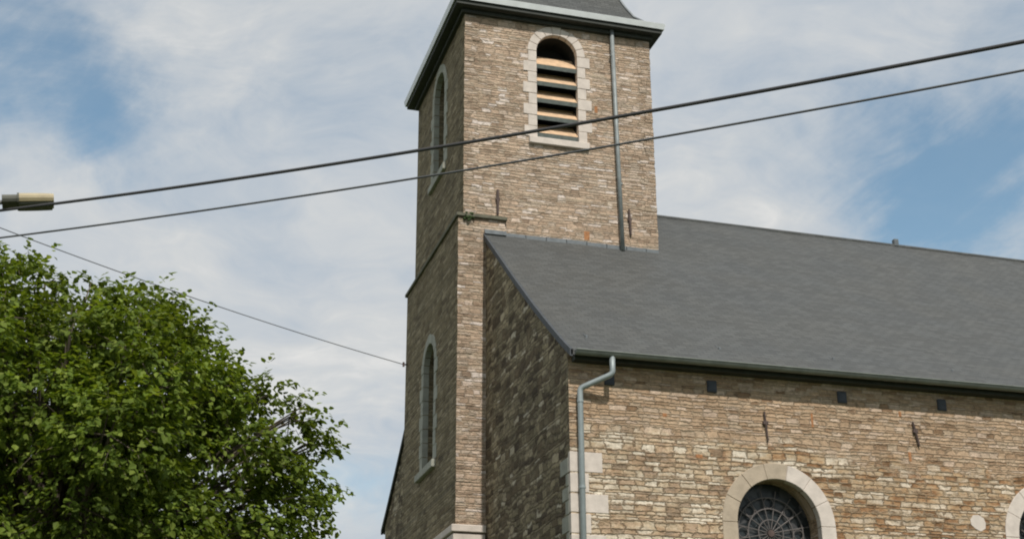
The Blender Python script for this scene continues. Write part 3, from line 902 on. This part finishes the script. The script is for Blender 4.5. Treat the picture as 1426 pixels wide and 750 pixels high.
# end point on the tower's shaded side
dB = ray(562, 507); tB = (X0-.09)/dB.x; B = CAM + dB*tB
bm = bmesh.new(); pts = []
for i in range(-60, 41):
    t = i/40; p = A.lerp(B, t); p.z -= 4*.10*t*(1-t); pts.append(p)
tube(bm, pts, .009, 6)
o = link('overhead_cable', bm, M['cable_grey'], None, True)
o['label'] = 'thin grey cable running behind the tree to the shaded side of the tower'; o['category'] = 'cable'
bm = bmesh.new()
tube(bm, [B + Vector((-.0, 0, 0)), B + Vector((.11, 0, 0))], .018, 8)
tube(bm, [B + Vector((0, 0, -.05)), B + Vector((0, 0, .05))], .025, 8)
link('cable_hook', bm, M['iron'], church)

# ------------------------------------------------------------------ tree
def build_tree():
    rng = random.Random(21)
    D = 20.5
    cen = at_dist(62, 705, D)
    bx, by = cen.x, cen.y
    root = empty('linden_tree', (bx, by, 0))
    root['label'] = 'broad green leafy tree left of the church tower'
    root['category'] = 'tree'
    px = D/F_PX
    RX, RY, RZ = 314*px, 340*px, 330*px
    # lobes over the ellipsoid
    lobes = []
    tries = 0
    # outer sprays of the crown: pixel hint, depth offset, radius
    for (x, y, dd, rad) in [(28, 375, 0, .36), (60, 380, .6, .36), (130, 400, -.3, .38), (222, 412, .2, .30), (262, 440, 0, .30), (205, 440, -.5, .45), (285, 462, .1, .20),
                            (340, 540, .2, .40), (385, 530, .1, .26), (415, 560, -.1, .34), (448, 600, .1, .25), (430, 650, .3, .36), (425, 700, -.2, .34),
                            (300, 520, -.6, .42), (385, 640, -.4, .45), (400, 745, .2, .4), (250, 500, -.9, .5), (350, 600, -.9, .5), (10, 420, -.9, .5), (110, 450, -1.2, .5)]:
        lobes.append((at_dist(x-12, y+20, D+dd) - cen, rad))
    while len(lobes) < 130 and tries < 9000:
        tries += 1
        v = Vector((rng.gauss(0, 1), rng.gauss(0, 1), rng.gauss(0, 1))).normalized()
        if v.z < -.65: continue
        rr = rng.uniform(.60, .88) if rng.random() < .75 else rng.uniform(.25, .6)
        rad = rng.uniform(.42, .82)
        c = Vector((v.x*RX*rr, v.y*RY*rr, v.z*RZ*rr))
        if all((c-q[0]).length > .66*(rad+q[1]) for q in lobes) or (rr < .6 and rng.random() < .02): lobes.append((c, rad))
    lv = []; lf = []
    twigs = []
    def leaf(p, d, nrm, s):
        side = d.cross(nrm).normalized()
        i = len(lv)
        fold = nrm*s*.12
        lv.extend([p, p + d*s*.35 + side*s*.42 + fold, p + d*s*.8 + side*s*.30 + fold*.6, p + d*s*1.15, p + d*s*.8 - side*s*.30 + fold*.6, p + d*s*.35 - side*s*.42 + fold])
        lf.append((i, i+1, i+2, i+3)); lf.append((i, i+3, i+4, i+5))
    for c, rad in lobes:
        out_c = c.normalized()
        nt = int(150*(rad/.65)**2)
        for k in range(nt):
            v = Vector((rng.gauss(0, 1), rng.gauss(0, 1), rng.gauss(0, 1))).normalized()
            if v.dot(out_c) < -.35 and rng.random() < .75: continue
            v.z *= .78
            p = c + v*rad*rng.uniform(.5, .98)
            d = (v*.8 + out_c*.5 + Vector((rng.uniform(-.5, .5), rng.uniform(-.5, .5), rng.uniform(-.3, .4)))).normalized()
            ln = rng.uniform(.22, .52)
            pts = [p.copy()]
            q = p.copy(); dd = d.copy()
            ns = 6
            for j in range(ns):
                dd = (dd + Vector((rng.uniform(-.16, .16), rng.uniform(-.16, .16), -.13))).normalized()
                q = q + dd*ln/ns; pts.append(q.copy())
            twigs.append(pts)
            for j in range(1, ns+1):
                for s_ in (0, 1):
                    ld = (dd*.5 + Vector((rng.uniform(-1, 1), rng.uniform(-1, 1), rng.uniform(-.9, .3)))).normalized()
                    nr = (Vector((rng.uniform(-.6, .6), rng.uniform(-.6, .6), 1)) + v*.6).normalized()
                    if abs(ld.dot(nr)) > .9: continue
                    nr = (nr - ld*nr.dot(ld)).normalized()
                    leaf(pts[j] + Vector((rng.uniform(-.05, .05), rng.uniform(-.05, .05), rng.uniform(-.05, .05))), ld, nr, rng.uniform(.058, .102))
    me = bpy.data.meshes.new('crown')
    off = Vector((0, 0, cen.z))
    me.from_pydata([tuple(v + off) for v in lv], [], lf)
    me.materials.append(M['leaf'])
    crown = bpy.data.objects.new('crown', me); COL.objects.link(crown); crown.parent = root
    # wood: trunk, limbs to every lobe, twigs
    bm = bmesh.new()
    tube(bm, [(0, 0, 0), (.04, .02, 1.2), (-.03, .05, 2.4), (.05, 0, 3.6), (.0, .0, cen.z), (.1, 0, cen.z+1.6)], [.34, .27, .24, .21, .16, .07], 12)
    for c, rad in lobes:
        tip = c + off
        z0 = min(cen.z+1.2, max(2.0, 2.0 + (tip.z-2.0)*rng.uniform(.35, .6)))
        s = Vector((rng.uniform(-.05, .05), rng.uniform(-.05, .05), z0))
        mid = s.lerp(tip, .5) + Vector((rng.uniform(-.2, .2), rng.uniform(-.2, .2), rng.uniform(.1, .35)))
        pts = []
        for j in range(7):
            t = j/6; pts.append(s*(1-t)**2 + mid*2*t*(1-t) + tip*t*t)
        tube(bm, pts, [.07*(1-j/6)+.012 for j in range(7)], 6)
        for k in range(6):
            v = Vector((rng.gauss(0, 1), rng.gauss(0, 1), rng.gauss(0, 1))).normalized()
            tube(bm, [pts[rng.randint(4, 6)], tip + v*rad*.45, tip + v*rad*.9], [.014, .010, .004], 4, False)
    for pts in twigs[::4]:
        tube(bm, [pts[0] + off, pts[3] + off, pts[6] + off], [.005, .004, .002], 3, False)
    tr = link('trunk', bm, M['bark'], root)
build_tree()
